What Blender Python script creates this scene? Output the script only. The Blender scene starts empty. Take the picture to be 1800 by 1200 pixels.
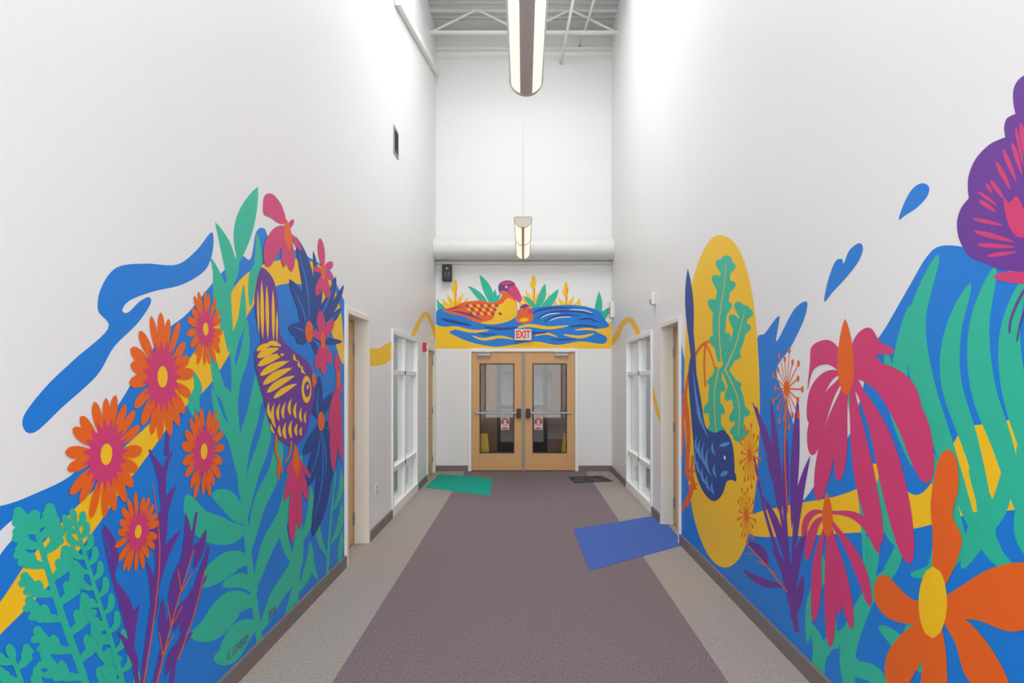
import bpy, math, random, bmesh
from mathutils import Vector, Matrix
random.seed(3)
S=bpy.context.scene
COL=S.collection
try:
    S.view_settings.view_transform='Standard'
except Exception: pass
F=1200.0; VX=920.0; VY=666.0; H=1.65
XL=-1.57; XR=1.58; D=12.245; ZC=7.9; Y0=-3.0
# ---------------------------------------------------------------- helpers
def lin(c):
    return tuple(((v/255.0)/12.92 if v/255.0<=0.04045 else ((v/255.0+0.055)/1.055)**2.4) for v in c)
def mat(name,c,rough=0.6,metal=0.0,noise=0.0,nscale=20,bump=0.0,bscale=150,emis=0.0,spec=0.5):
    m=bpy.data.materials.new(name); m.use_nodes=True
    nt=m.node_tree; b=nt.nodes['Principled BSDF']; L=lin(c)
    b.inputs['Base Color'].default_value=(*L,1); b.inputs['Roughness'].default_value=rough
    b.inputs['Metallic'].default_value=metal; b.inputs['Specular IOR Level'].default_value=spec
    tc=nt.nodes.new('ShaderNodeTexCoord')
    if noise>0:
        n=nt.nodes.new('ShaderNodeTexNoise'); n.inputs['Scale'].default_value=nscale; n.inputs['Detail'].default_value=4
        nt.links.new(tc.outputs['Object'],n.inputs['Vector'])
        r=nt.nodes.new('ShaderNodeMix'); r.data_type='RGBA'
        r.inputs['A'].default_value=(*[v*(1-noise) for v in L],1); r.inputs['B'].default_value=(*[min(1,v*(1+noise)) for v in L],1)
        nt.links.new(n.outputs['Fac'],r.inputs['Factor']); nt.links.new(r.outputs['Result'],b.inputs['Base Color'])
    if bump>0:
        n=nt.nodes.new('ShaderNodeTexNoise'); n.inputs['Scale'].default_value=bscale; n.inputs['Detail'].default_value=2
        nt.links.new(tc.outputs['Object'],n.inputs['Vector'])
        bp=nt.nodes.new('ShaderNodeBump'); bp.inputs['Strength'].default_value=bump; bp.inputs['Distance'].default_value=0.002
        nt.links.new(n.outputs['Fac'],bp.inputs['Height']); nt.links.new(bp.outputs['Normal'],b.inputs['Normal'])
    if emis>0:
        b.inputs['Emission Color'].default_value=(*L,1); b.inputs['Emission Strength'].default_value=emis
    return m
def mkobj(name,me,parent=None,mats=None,label=None,cat=None,kind=None,group=None):
    o=bpy.data.objects.new(name,me); COL.objects.link(o)
    if mats and me is not None:
        for m in mats: me.materials.append(m)
    if parent: o.parent=parent
    if label: o['label']=label
    if cat: o['category']=cat
    if kind: o['kind']=kind
    if group: o['group']=group
    return o
def boxes(name,bl,m,bevel=0.0,**k):
    v=[];f=[]
    for (x0,x1,y0,y1,z0,z1) in bl:
        if x0>x1:x0,x1=x1,x0
        if y0>y1:y0,y1=y1,y0
        if z0>z1:z0,z1=z1,z0
        b=len(v)
        v+=[(x0,y0,z0),(x1,y0,z0),(x1,y1,z0),(x0,y1,z0),(x0,y0,z1),(x1,y0,z1),(x1,y1,z1),(x0,y1,z1)]
        f+=[tuple(b+i for i in q) for q in ((0,3,2,1),(4,5,6,7),(0,1,5,4),(1,2,6,5),(2,3,7,6),(3,0,4,7))]
    me=bpy.data.meshes.new(name); me.from_pydata(v,[],f); me.update()
    o=mkobj(name,me,mats=[m],**k)
    if bevel>0:
        md=o.modifiers.new('b','BEVEL'); md.width=bevel; md.segments=2; md.limit_method='ANGLE'
    return o
def empty(name,loc,**k):
    o=mkobj(name,None,**k); o.location=loc; o.empty_display_size=0.1; return o
def par(ch,p):
    ch.parent=p; ch.matrix_parent_inverse=Matrix.Translation(-Vector(p.location)); return ch
def tube(name,pts,r,m,seg=12,**k):
    v=[];f=[];P=[Vector(p) for p in pts]
    for i,p in enumerate(P):
        d=(P[min(i+1,len(P)-1)]-P[max(i-1,0)]).normalized()
        a=d.orthogonal().normalized() if abs(d.z)>0.99 else d.cross(Vector((0,0,1))).normalized()
        b=d.cross(a)
        rr=r[i] if isinstance(r,(list,tuple)) else r
        for j in range(seg):
            t=2*math.pi*j/seg; v.append(p+a*math.cos(t)*rr+b*math.sin(t)*rr)
    for i in range(len(P)-1):
        for j in range(seg):
            f.append((i*seg+j,i*seg+(j+1)%seg,(i+1)*seg+(j+1)%seg,(i+1)*seg+j))
    f.append(tuple(range(seg))[::-1]); f.append(tuple((len(P)-1)*seg+j for j in range(seg)))
    me=bpy.data.meshes.new(name); me.from_pydata([tuple(q) for q in v],[],f); me.update()
    for p in me.polygons:
        p.use_smooth=len(p.vertices)==4
    return mkobj(name,me,mats=[m],**k)
def joinmesh(name,objs,**k):
    v=[];f=[];mt=objs[0].data.materials[0]
    for o in objs:
        b=len(v); v+=[tuple(x.co) for x in o.data.vertices]; f+=[tuple(b+i for i in p.vertices) for p in o.data.polygons]
    me=bpy.data.meshes.new(name); me.from_pydata(v,[],f); me.update()
    for o in objs: bpy.data.objects.remove(o)
    return mkobj(name,me,mats=[mt],**k)
def textmesh(name,body,size,mt,M,extr=0.001,align='CENTER',sx=1.0,off=0.02):
    cu=bpy.data.curves.new(name,'FONT'); cu.body=body; cu.size=size; cu.extrude=extr; cu.align_x=align; cu.align_y='CENTER'
    cu.offset=size*off
    t=bpy.data.objects.new('tmp',cu); COL.objects.link(t); bpy.context.view_layer.update()
    me=bpy.data.meshes.new_from_object(t.evaluated_get(bpy.context.evaluated_depsgraph_get()))
    bpy.data.objects.remove(t)
    me.transform(M@Matrix.Diagonal((sx,1,1,1)))
    me.materials.clear()
    return mkobj(name,me,mats=[mt])
# ---------------------------------------------------------------- materials
WALL=mat('wall_paint',(236,236,236),0.42,noise=0.01,nscale=3,bump=0.35,bscale=90)
WHITE=mat('white_gloss',(240,240,238),0.35,noise=0.01,nscale=3)
CEILM=mat('deck_paint',(205,210,208),0.6,noise=0.03,nscale=3)
STEEL=mat('painted_steel',(232,232,224),0.5,noise=0.02,nscale=6)
BASEM=mat('rubber_base',(120,110,108),0.5,noise=0.06,nscale=8)
WOOD=mat('maple',(214,164,106),0.4,noise=0.12,nscale=6)
METAL=mat('brushed_metal',(145,145,148),0.38,metal=0.8,noise=0.05)
DARK=mat('dark_plastic',(38,38,42),0.45,noise=0.1)
SILV=mat('grey_plastic',(150,150,150),0.4,noise=0.04)
TAUPE=mat('lamp_metal',(190,180,177),0.45,metal=0.0,noise=0.03)
CAPM=mat('lamp_end_metal',(205,194,176),0.45,noise=0.03)
RED=mat('red_plastic',(200,30,35),0.4,noise=0.04)
OFFW=mat('offwhite_plastic',(232,230,220),0.4,noise=0.02)
for n in list(WOOD.node_tree.nodes):
    if n.type=='TEX_NOISE':
        mp=WOOD.node_tree.nodes.new('ShaderNodeMapping'); mp.inputs['Scale'].default_value=(9,9,0.6)
        tc=[q for q in WOOD.node_tree.nodes if q.type=='TEX_COORD'][0]
        WOOD.node_tree.links.new(tc.outputs['Object'],mp.inputs['Vector']); WOOD.node_tree.links.new(mp.outputs['Vector'],n.inputs['Vector'])
def glassmat(name,tint,fac):
    m=bpy.data.materials.new(name); m.use_nodes=True; nt=m.node_tree
    for n in list(nt.nodes): nt.nodes.remove(n)
    o=nt.nodes.new('ShaderNodeOutputMaterial'); t=nt.nodes.new('ShaderNodeBsdfTransparent'); g=nt.nodes.new('ShaderNodeBsdfGlossy')
    t.inputs['Color'].default_value=(*tint,1); g.inputs['Roughness'].default_value=0.02
    x=nt.nodes.new('ShaderNodeMixShader'); x.inputs['Fac'].default_value=fac
    nt.links.new(t.outputs[0],x.inputs[1]); nt.links.new(g.outputs[0],x.inputs[2]); nt.links.new(x.outputs[0],o.inputs['Surface'])
    return m
GLASS=glassmat('clear_glass',(0.94,0.95,0.95),0.02)
GLASS2=glassmat('window_glass',(0.93,0.95,0.96),0.2)
def carpetmat():
    m=bpy.data.materials.new('carpet'); m.use_nodes=True; nt=m.node_tree; b=nt.nodes['Principled BSDF']; b.inputs['Roughness'].default_value=0.9
    b.inputs['Specular IOR Level'].default_value=0.15
    tc=nt.nodes.new('ShaderNodeTexCoord'); sp=nt.nodes.new('ShaderNodeSeparateXYZ'); nt.links.new(tc.outputs['Object'],sp.inputs[0])
    a=nt.nodes.new('ShaderNodeMath'); a.operation='GREATER_THAN'; a.inputs[1].default_value=-1.04
    c=nt.nodes.new('ShaderNodeMath'); c.operation='LESS_THAN'; c.inputs[1].default_value=1.115
    d=nt.nodes.new('ShaderNodeMath'); d.operation='MULTIPLY'
    nt.links.new(sp.outputs[0],a.inputs[0]); nt.links.new(sp.outputs[0],c.inputs[0]); nt.links.new(a.outputs[0],d.inputs[0]); nt.links.new(c.outputs[0],d.inputs[1])
    mp=nt.nodes.new('ShaderNodeMapping'); mp.inputs['Scale'].default_value=(1.0,0.45,1.0); nt.links.new(tc.outputs['Object'],mp.inputs['Vector'])
    def sp2(c1,c2):
        n=nt.nodes.new('ShaderNodeTexNoise'); n.inputs['Scale'].default_value=90; n.inputs['Detail'].default_value=6; n.inputs['Roughness'].default_value=0.7
        nt.links.new(mp.outputs['Vector'],n.inputs['Vector'])
        r=nt.nodes.new('ShaderNodeValToRGB'); r.color_ramp.elements[0].position=0.32; r.color_ramp.elements[1].position=0.68
        r.color_ramp.elements[0].color=(*lin(c1),1); r.color_ramp.elements[1].color=(*lin(c2),1)
        nt.links.new(n.outputs['Fac'],r.inputs[0]); return r
    r1=sp2((142,133,129),(177,167,161)); r2=sp2((104,91,96),(144,128,133))
    x=nt.nodes.new('ShaderNodeMix'); x.data_type='RGBA'
    nt.links.new(d.outputs[0],x.inputs['Factor']); nt.links.new(r1.outputs[0],x.inputs['A']); nt.links.new(r2.outputs[0],x.inputs['B'])
    nt.links.new(x.outputs['Result'],b.inputs['Base Color'])
    n=nt.nodes.new('ShaderNodeTexNoise'); n.inputs['Scale'].default_value=250; bp=nt.nodes.new('ShaderNodeBump'); bp.inputs['Strength'].default_value=0.3; bp.inputs['Distance'].default_value=0.003
    nt.links.new(tc.outputs['Object'],n.inputs['Vector']); nt.links.new(n.outputs['Fac'],bp.inputs['Height']); nt.links.new(bp.outputs[0],b.inputs['Normal'])
    return m
CARPET=carpetmat()
# ---------------------------------------------------------------- room shell
K=dict(kind='structure')
boxes('floor',[(XL-0.18,XR+0.18,Y0,D+0.2,-0.1,0)],CARPET,label='two-tone grey and taupe speckled carpet floor',**K)
T=0.18
def sidewall(name,X,sg,ops):
    xo=X+sg*T; bl=[]; y=Y0
    for (a,b,z0,z1) in ops:
        bl.append((X,xo,y,a,0,ZC))
        bl.append((X,xo,a,b,z1,ZC))
        if z0>0: bl.append((X,xo,a,b,0,z0))
        y=b
    bl.append((X,xo,y,D+0.2,0,ZC))
    return boxes(name,bl,WALL,label='tall white textured corridor wall',**K)
sidewall('wall_left',XL,-1,[(6.0,6.9,0,2.28),(8.12,10.07,0.0,2.25),(11.08,12.07,0,2.18)])
sidewall('wall_right',XR,1,[(6.84,7.80,0,2.28),(8.35,10.4,0.0,2.25)])
DX0,DX1,DZ=-0.96,0.955,2.17
boxes('wall_back',[(XL,DX0,D,D+0.2,0,ZC),(DX1,XR,D,D+0.2,0,ZC),(DX0,DX1,D,D+0.2,DZ,ZC)],WALL,label='white end wall above double doors',**K)
boxes('ceiling',[(XL-T,XR+T,Y0,D+0.2,ZC,ZC+0.1)]+[(XL,XR,y,y+0.05,ZC-0.04,ZC) for y in [Y0+0.15*i for i in range(1,100)]],CEILM,label='painted corrugated metal roof deck',**K)
boxes('baseboard_left',[(XL,XL+0.022,Y0,5.99,0,0.1),(XL,XL+0.022,6.91,8.1,0,0.1),(XL,XL+0.022,10.1,11.05,0,0.1),(XL,XL+0.022,12.1,D,0,0.1)],BASEM,**K)
boxes('baseboard_right',[(XR-0.022,XR,Y0,6.83,0,0.1),(XR-0.022,XR,7.82,8.33,0,0.1),(XR-0.022,XR,10.43,D,0,0.1)],BASEM,**K)
boxes('baseboard_back',[(XL+0.022,DX0-0.03,D-0.02,D,0,0.1),(DX1+0.03,XR-0.022,D-0.02,D,0,0.1)],BASEM,**K)
def sideframe(name,X,sg,a,b,z1):
    xi=X-sg*0.022; xo=X+sg*T
    return boxes(name,[(xi,xo,a,a+0.05,0,z1),(xi,xo,b-0.05,b,0,z1),(xi,xo,a+0.05,b-0.05,z1-0.05,z1),
        (X+sg*0.10,X+sg*0.125,a+0.05,a+0.065,0,z1-0.05),(X+sg*0.10,X+sg*0.125,b-0.065,b-0.05,0,z1-0.05)],OFFW,0.003,label='off-white painted metal door frame',**K)
def sidedoor(name,X,sg,a,b,z1,dx=0.13):
    o=boxes(name,[(X+sg*dx,X+sg*(dx+0.045),a+0.053,b-0.053,0.01,z1-0.055)],WOOD,0.002,label='light maple wooden door in a white frame',**K)
    yh=b-0.058
    for z in (0.25,1.1,1.95):
        h=boxes('hinge',[(X+sg*(dx-0.012),X+sg*dx,yh-0.03,yh,z-0.06,z+0.06)],METAL,0.003); par(h,o)
    yk=a+0.12
    h=joinmesh('handle',[tube('t',[(X+sg*dx,yk,1.0),(X+sg*(dx-0.06),yk,1.0)],0.012,METAL),tube('t',[(X+sg*(dx-0.06),yk-0.01,1.0),(X+sg*(dx-0.06),yk+0.11,1.0)],0.01,METAL)]); par(h,o)
    return o
sideframe('trim_1',XL,-1,6.0,6.9,2.28); sidedoor('door_3',XL,-1,6.0,6.9,2.28)
sideframe('trim_2',XL,-1,11.08,12.07,2.18); sidedoor('door_4',XL,-1,11.08,12.07,2.18,dx=0.03)
sideframe('trim_3',XR,1,6.84,7.80,2.28); sidedoor('door_5',XR,1,6.84,7.80,2.28)
def sidewin(name,X,sg,a,b,z1):
    xi=X-sg*0.02; xo=X+sg*0.17; g=X+sg*0.05; w=0.06; mid=(a+b)/2
    bl=[(xi,xo,a,a+w,0.0,z1),(xi,xo,b-w,b,0,z1),(xi,xo,a+w,b-w,z1-w,z1),(xi,xo,a+w,b-w,0,0.12),
        (X,X+sg*0.10,mid-0.035,mid+0.035,0.12,z1-w)]
    for z in (0.55,1.73): bl.append((X,X+sg*0.10,a+w,b-w,z-0.03,z+0.03))
    o=boxes(name,bl,WHITE,0.004,label='white-framed interior window with six panes',**K)
    p=boxes('glass_pane',[(g-0.003,g+0.003,a+w,b-w,0.12,z1-w)],GLASS2); par(p,o)
sidewin('window_1',XL,-1,8.12,10.07,2.25)
sidewin('window_2',XR,1,8.35,10.4,2.25)
ROOMM=mat('room_wall',(178,186,188),0.8,noise=0.12,nscale=1.5)
RFL=mat('room_floor',(140,134,132),0.9,noise=0.1,nscale=5)
boxes('wall_room_left',[(-4.6,-4.5,7.0,14.4,0,2.8),(-4.5,XL-T-0.4,14.3,14.4,0,2.8)],ROOMM,label='pale wall of the adjoining room',**K)
boxes('wall_room_right',[(4.5,4.6,7.0,14.4,0,2.8),(XR+T+0.4,4.5,14.3,14.4,0,2.8)],ROOMM,label='pale wall of the adjoining room',**K)
boxes('floor_room_left',[(-4.5,XL-T,7.0,12.4,-0.1,0),(-4.5,-2.05,12.4,14.3,-0.1,0)],RFL,**K)
boxes('floor_room_right',[(XR+T,4.5,7.0,12.4,-0.1,0),(2.05,4.5,12.4,14.3,-0.1,0)],RFL,**K)
# ---------------------------------------------------------------- double doors
boxes('trim_4',[(DX0-0.035,DX0+0.03,D-0.02,D+0.12,0,DZ+0.03),(DX1-0.03,DX1+0.035,D-0.02,D+0.12,0,DZ+0.03),(DX0+0.03,DX1-0.03,D-0.02,D+0.12,DZ-0.03,DZ+0.03)],WHITE,0.003,label='white double door frame',**K)
boxes('trim_5',[(-0.022,0.022,D-0.0,D+0.1,0,DZ-0.03)],SILV,0.003,label='grey centre mullion between doors',**K)
def px_far(px,py,y=D): 
    s=F/y; return ((px-VX)/s, y, H-(py-VY)/s)
PALE=mat('pale_grey',(215,208,208),0.6,noise=0.03,nscale=30)
def leaf_door(name,x0,x1,mir):
    y0,y1=D+0.01,D+0.055; gx0,gx1=x0+0.14,x1-0.14; gz0,gz1=0.32,1.93
    z0,z1=0.012,DZ-0.035
    o=boxes(name,[(x0,gx0,y0,y1,z0,z1),(gx1,x1,y0,y1,z0,z1),(gx0,gx1,y0,y1,z0,gz0),(gx0,gx1,y0,y1,gz1,z1)],WOOD,0.002,label='maple door with tall glass lite and push bar',**K)
    par(boxes('glass_pane',[(gx0,gx1,y0+0.018,y0+0.026,gz0,gz1)],GLASS),o)
    par(boxes('glazing_bead',[(gx0,gx0+0.018,y0-0.006,y0+0.015,gz0,gz1),(gx1-0.018,gx1,y0-0.006,y0+0.015,gz0,gz1),(gx0+0.018,gx1-0.018,y0-0.006,y0+0.015,gz0,gz0+0.018),(gx0+0.018,gx1-0.018,y0-0.006,y0+0.015,gz1-0.018,gz1)],DARK,0.002),o)
    hx=x0+0.02 if mir else x1-0.02
    fx=x1-0.06 if mir else x0+0.06
    lo,hi=min(hx,fx),max(hx,fx)
    par(boxes('push_bar',[(lo+0.08,hi-0.08,y0-0.075,y0-0.05,1.03,1.055),(lo,hi,y0-0.03,y0-0.0,1.025,1.06),
        (lo+0.09,lo+0.12,y0-0.055,y0-0.03,1.03,1.055),(hi-0.12,hi-0.09,y0-0.055,y0-0.03,1.03,1.055)],METAL,0.005),o)
    lx=hx+(0.0 if mir else -0.075)
    par(boxes('latch',[(lx,lx+0.075,y0-0.07,y0,0.95,1.12)],DARK,0.008),o)
    cx=(x1-0.36) if mir else (x0+0.1)
    c=boxes('door_closer',[(cx,cx+0.24,y0-0.06,y0,DZ-0.11,DZ-0.06),(cx-0.04,cx+0.28,y0-0.10,y0-0.085,DZ-0.05,DZ-0.035),(cx+0.1,cx+0.13,y0-0.1,y0-0.03,DZ-0.065,DZ-0.035)],METAL,0.005); par(c,o)
    hh=x1-0.003 if mir else x0-0.009
    for z in (0.25,1.08,1.9): par(boxes('hinge',[(hh,hh+0.012,y0-0.014,y0+0.004,z-0.06,z+0.06)],METAL,0.002),o)
    sx=0.27 if mir else -0.33
    n=boxes('glass_patch',[(sx-0.075,sx+0.075,y0+0.010,y0+0.0165,0.74,0.96)],PALE); par(n,o)  # small pale panel at the glass, carries red and pale shapes
    v=[];f=[]
    pl=[(sx+0.068*math.cos(2*math.pi*i/28),y0+0.009,0.88+0.07*math.sin(2*math.pi*i/28)) for i in range(28)]
    v+=pl; f.append(tuple(range(28)))
    b=len(v); v+=[(sx-0.06,y0+0.009,0.75),(sx+0.06,y0+0.009,0.75),(sx+0.04,y0+0.009,0.78),(sx-0.04,y0+0.009,0.78)]; f.append((b,b+1,b+2,b+3))
    me=bpy.data.meshes.new('red_patch'); me.from_pydata(v,[],f); q=mkobj('red_patch',me,mats=[RED]); q.parent=n
    b=bpy.data.meshes.new('pale_patch'); b.from_pydata([(sx+0.028*math.cos(2*math.pi*i/14),y0+0.0085,0.895+0.03*math.sin(2*math.pi*i/14)) for i in range(14)]+[(sx-0.04,y0+0.0085,0.825),(sx+0.04,y0+0.0085,0.825),(sx+0.02,y0+0.0085,0.87),(sx-0.02,y0+0.0085,0.87)],[],[tuple(range(14)),(14,15,16,17)])
    q=mkobj('pale_patch',b,mats=[PALE]); q.parent=n
    return o
leaf_door('door_1',DX0+0.034,-0.024,False)
leaf_door('door_2',0.024,DX1-0.034,True)
# vestibule
VM=mat('vestibule_wall',(165,142,120),0.8,noise=0.04,nscale=3)
VF=mat('entry_mat',(78,66,64),0.95,noise=0.3,nscale=30,bump=0.5)
V1=D+3.4
boxes('floor_vestibule',[(-2,2,D+0.2,V1,-0.1,0)],VF,**K)
boxes('wall_vestibule',[(-2.0,-1.9,D+0.2,V1,0,2.8),(1.9,2.0,D+0.2,V1,0,2.8),(-1.9,1.9,V1-0.1,V1,2.3,2.8),(-1.9,-0.6,V1-0.1,V1,0,0.9),(-1.9,-1.7,V1-0.1,V1,0.9,2.3),(-0.75,-0.6,V1-0.1,V1,0.9,2.3),(0.55,1.9,V1-0.1,V1,0,0.3),(1.0,1.9,V1-0.1,V1,0.3,2.3)],VM,label='beige vestibule walls',**K)
boxes('ceiling_vestibule',[(-2,2,D+0.2,V1,2.8,2.9)],VM,**K)
boxes('door_6',[(-0.6,-0.52,V1-0.09,V1-0.03,0,2.3),(0.46,0.55,V1-0.09,V1-0.03,0,2.3),(-0.06,0.03,V1-0.09,V1-0.03,0,2.3),(-0.52,-0.06,V1-0.09,V1-0.03,0,0.22),(0.03,0.46,V1-0.09,V1-0.03,0,0.22),(-0.52,-0.06,V1-0.09,V1-0.03,2.12,2.3),(0.03,0.46,V1-0.09,V1-0.03,2.12,2.3),(-0.52,-0.06,V1-0.09,V1-0.03,0.98,1.05),(0.03,0.46,V1-0.09,V1-0.03,0.98,1.05)],DARK,0.003,label='dark metal glazed outer entrance doors',**K)
BL=mat('blind_slat',(196,146,106),0.6,noise=0.08)
boxes('window_blind',[(-1.7,-0.62,V1-0.17,V1-0.12,2.2,2.27)]+[(-1.69,-0.63,V1-0.16,V1-0.125,0.95+0.042*i,0.95+0.042*i+0.034) for i in range(30)],BL,label='brown horizontal slatted blind hanging in the vestibule window',cat='window blind')
boxes('ground_outside',[(-12,12,V1,D+30,-0.15,-0.02)],mat('asphalt',(84,78,74),0.9,noise=0.15,nscale=3),**K)
boxes('wall_building_outside',[(-12,12,D+12,D+13,-0.1,0.7),(-12,12,D+12,D+13,1.9,6.4)]+[(-12+1.3*i,-11.5+1.3*i,D+12,D+13,0.7,1.9) for i in range(18)],mat('brick_brown',(108,84,68),0.9,noise=0.2,nscale=4),label='brown building across the lot',**K)
boxes('window_3',[(-12,12,D+12.4,D+12.5,0.7,1.9)],mat('pale_glazing',(140,146,154),0.3,noise=0.4,nscale=2),**K)
YEL=mat('caution_yellow',(225,180,30),0.4,noise=0.04)
for x in (-0.76,0.84):
    e=empty('floor_sign',(x,D+0.7,0),label='yellow folding caution floor sign beyond the glass door',cat='floor sign',group='caution floor signs')
    for sg,nm in ((-1,'front_panel'),(1,'rear_panel')):
        v=[(x-0.14,D+0.7+sg*0.12,0.0),(x+0.14,D+0.7+sg*0.12,0.0),(x+0.08,D+0.7+sg*0.015,0.62),(x-0.08,D+0.7+sg*0.015,0.62)]
        v+=[(a,b-sg*0.012,c) for a,b,c in v]
        me=bpy.data.meshes.new(nm); me.from_pydata(v,[],[(0,1,2,3),(4,7,6,5),(0,4,5,1),(1,5,6,2),(2,6,7,3),(3,7,4,0)])
        par(mkobj(nm,me,mats=[YEL]),e)
# ---------------------------------------------------------------- duct, beam, ceiling steel
n=90; pts=[];rr=[]
for i in range(n*4+1):
    x=XL+0.001+(XR-XL-0.002)*i/(n*4); pts.append((x,D-0.203,3.95)); rr.append(0.2 if (i%8)<1 else 0.197)
tube('air_duct',pts,rr,mat('duct_paint',(226,226,224),0.35,noise=0.02),seg=40,label='round white spiral air duct crossing the end wall',cat='air duct')
boxes('trim_6',[(XL,XR,D-0.06,D,3.70,3.75)],STEEL,0.004,label='white ledge under the duct',**K)
boxes('trim_7',[(XL,XR,D-0.08,D,7.52,7.57)],STEEL,label='white steel angle along wall top',**K)
def joist(y,zb,zt):
    bl=[boxes('t',[(XL,XR,y-0.03,y+0.03,zb,zb+0.045),(XL,XR,y-0.03,y+0.03,zt-0.045,zt)],STEEL)]
    k=4; w=(XR-XL)/k
    for i in range(k):
        xa=XL+i*w; za,zz=(zb+0.02,zt-0.02) if i%2==0 else (zt-0.02,zb+0.02)
        bl.append(tube('t',[(xa,y,za),(xa+w,y,zz)],0.02,STEEL,seg=8))
    joinmesh('roof_joist',bl,label='white open-web steel joist under the roof deck',cat='roof joist',group='open-web roof joists')
for y in (10.2,11.5): joist(y,7.46,7.895)
o=boxes('sloped_beam',[(0,0.07,0,3.9,-0.05,0.05)],STEEL,0.004,label='white steel member running along the upper wall',cat='steel beam')
o.location=(XL+0.005,8.3,6.25); o.rotation_euler=(math.atan2(0.85,3.9),0,0)
tube('sprinkler_pipe',[(0.67,D+0.01,7.30),(0.72,11.5,7.42),(0.78,10.2,7.5)],0.024,STEEL,label='thin white sprinkler pipe below the roof deck',cat='pipe')
tube('conduit_pipe',[(1.0,D+0.01,7.60),(1.1,11.3,7.68),(1.18,9.8,7.7)],0.022,STEEL,label='thin white conduit below the roof deck',cat='pipe')
# ---------------------------------------------------------------- pendant lights
LENS=mat('lamp_lens',(255,238,215),0.5,emis=0.8); 
def pendant(x,y0,y1,zb,lab,ga):
    e=empty('pendant_light',(x,(y0+y1)/2,zb),label=lab,cat='pendant light',group='linear pendant lights')
    W=0.115; Hh=0.12
    def prof(t): return (x+W*math.cos(t), zb+Hh-Hh*math.sin(t))
    def strip(nm,a0,a1,ya,yb,off,m,n=10):
        v=[];f=[]
        for i in range(n+1):
            t=a0+(a1-a0)*i/n; px,pz=prof(t); cx,cz=x,zb+Hh
            for k,o in ((0,off),(1,off-0.006)):
                dx,dz=px-cx,pz-cz; l=math.hypot(dx,dz); X=cx+dx*(l+o)/l; Z=cz+dz*(l+o)/l
                v+=[(X,ya,Z),(X,yb,Z)]
        for i in range(n):
            a=i*4;b=a+4
            f+=[(a,a+1,b+1,b),(a+2,b+2,b+3,a+3),(a,b,b+2,a+2),(a+1,a+3,b+3,b+1)]
        f+=[(0,2,3,1),(n*4,n*4+1,n*4+3,n*4+2)]
        me=bpy.data.meshes.new(nm); me.from_pydata(v,[],f); me.update()
        return mkobj(nm,me,mats=[m])
    rim=0.42
    par(strip('diffuser',rim-0.02,math.pi/2-ga,y0+0.02,y1-0.02,0,LENS),e)
    par(strip('diffuser',math.pi/2+ga,math.pi-rim+0.02,y0+0.02,y1-0.02,0,LENS),e)
    par(strip('spine',math.pi/2-ga-0.02,math.pi/2+ga+0.02,y0+0.0,y1,0.004,TAUPE),e)
    ribs=[strip('t',0,math.pi,ya,ya+0.03,0.006,TAUPE,24) for ya in (y0,(y0+y1)/2-0.015,y1-0.03)]
    ribs+=[strip('t',0,rim,y0,y1,0.003,TAUPE,4),strip('t',math.pi-rim,math.pi,y0,y1,0.003,TAUPE,4)]
    par(joinmesh('rib',ribs),e)
    for ya in (y0,y1-0.008):
        v=[];N=24
        for i in range(N+1): px,pz=prof(math.pi*i/N); v.append((px,ya,pz))
        v+=[(a,b+0.008,c) for a,b,c in v]; m=N+1
        f=[tuple(range(m)),tuple(range(2*m-1,m-1,-1))]+[(i,i+m,i+m+1,i+1) for i in range(N)]+[(N,2*m-1,m,0)]
        me=bpy.data.meshes.new('end_cap'); me.from_pydata(v,[],f); par(mkobj('end_cap',me,mats=[CAPM]),e)
    par(boxes('housing',[(x-W,x+W,y0,y1,zb+Hh,zb+Hh+0.025)],TAUPE,0.004),e)
    for yy in (y0+0.15,y1-0.15): par(tube('cable',[(x,yy,zb+Hh+0.02),(x,yy,ZC-0.04)],0.003,STEEL,seg=6),e)
pendant(0.02,2.36,4.80,3.64,'half-round linear pendant light hanging over the carpet',0.34)
pendant(-0.005,8.95,11.35,3.64,'half-round linear pendant light hanging before the duct',0.12)
# ---------------------------------------------------------------- small fixtures
e=empty('air_vent',(XL,8.39,4.55),label='grey louvred air vent high on the white wall',cat='air vent')
par(boxes('frame',[(XL,XL+0.012,8.24,8.27,4.39,4.72),(XL,XL+0.012,8.51,8.54,4.39,4.72),(XL,XL+0.012,8.27,8.51,4.39,4.42),(XL,XL+0.012,8.27,8.51,4.69,4.72)],SILV,0.002),e)
par(boxes('louver',[(XL,XL+0.003,8.27,8.51,4.42,4.69)]+[(XL+0.003,XL+0.01,8.27,8.51,4.43+0.026*i,4.438+0.026*i) for i in range(10)],DARK),e)
sx,_,sz=px_far(787,481)
e=empty('wall_speaker',(sx,D,sz),label='small black speaker mounted above the mural',cat='speaker')
par(boxes('cabinet',[(sx-0.085,sx+0.085,D-0.14,D-0.02,sz-0.15,sz+0.14)],DARK,0.012),e)
par(boxes('bracket',[(sx-0.02,sx+0.02,D-0.03,D,sz-0.04,sz+0.04)],DARK,0.003),e)
par(tube('woofer',[(sx,D-0.139,sz-0.04),(sx,D-0.15,sz-0.04),(sx,D-0.143,sz-0.04)],[0.06,0.055,0.03],mat('speaker_cone',(80,80,84),0.4,noise=0.05),seg=28),e)
par(tube('tweeter',[(sx,D-0.139,sz+0.075),(sx,D-0.147,sz+0.075)],[0.028,0.02],SILV,seg=20),e)
ex,_,ez=px_far(919.5,588.5)
e=empty('exit_sign',(ex,D,ez),label='white exit sign with red letters above the doors',cat='exit sign')
par(boxes('housing',[(ex-0.15,ex+0.15,D-0.06,D-0.012,ez-0.1,ez+0.1)],OFFW,0.008),e)
par(boxes('mount',[(ex-0.05,ex+0.05,D-0.012,D,ez-0.05,ez+0.05)],OFFW),e)
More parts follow.
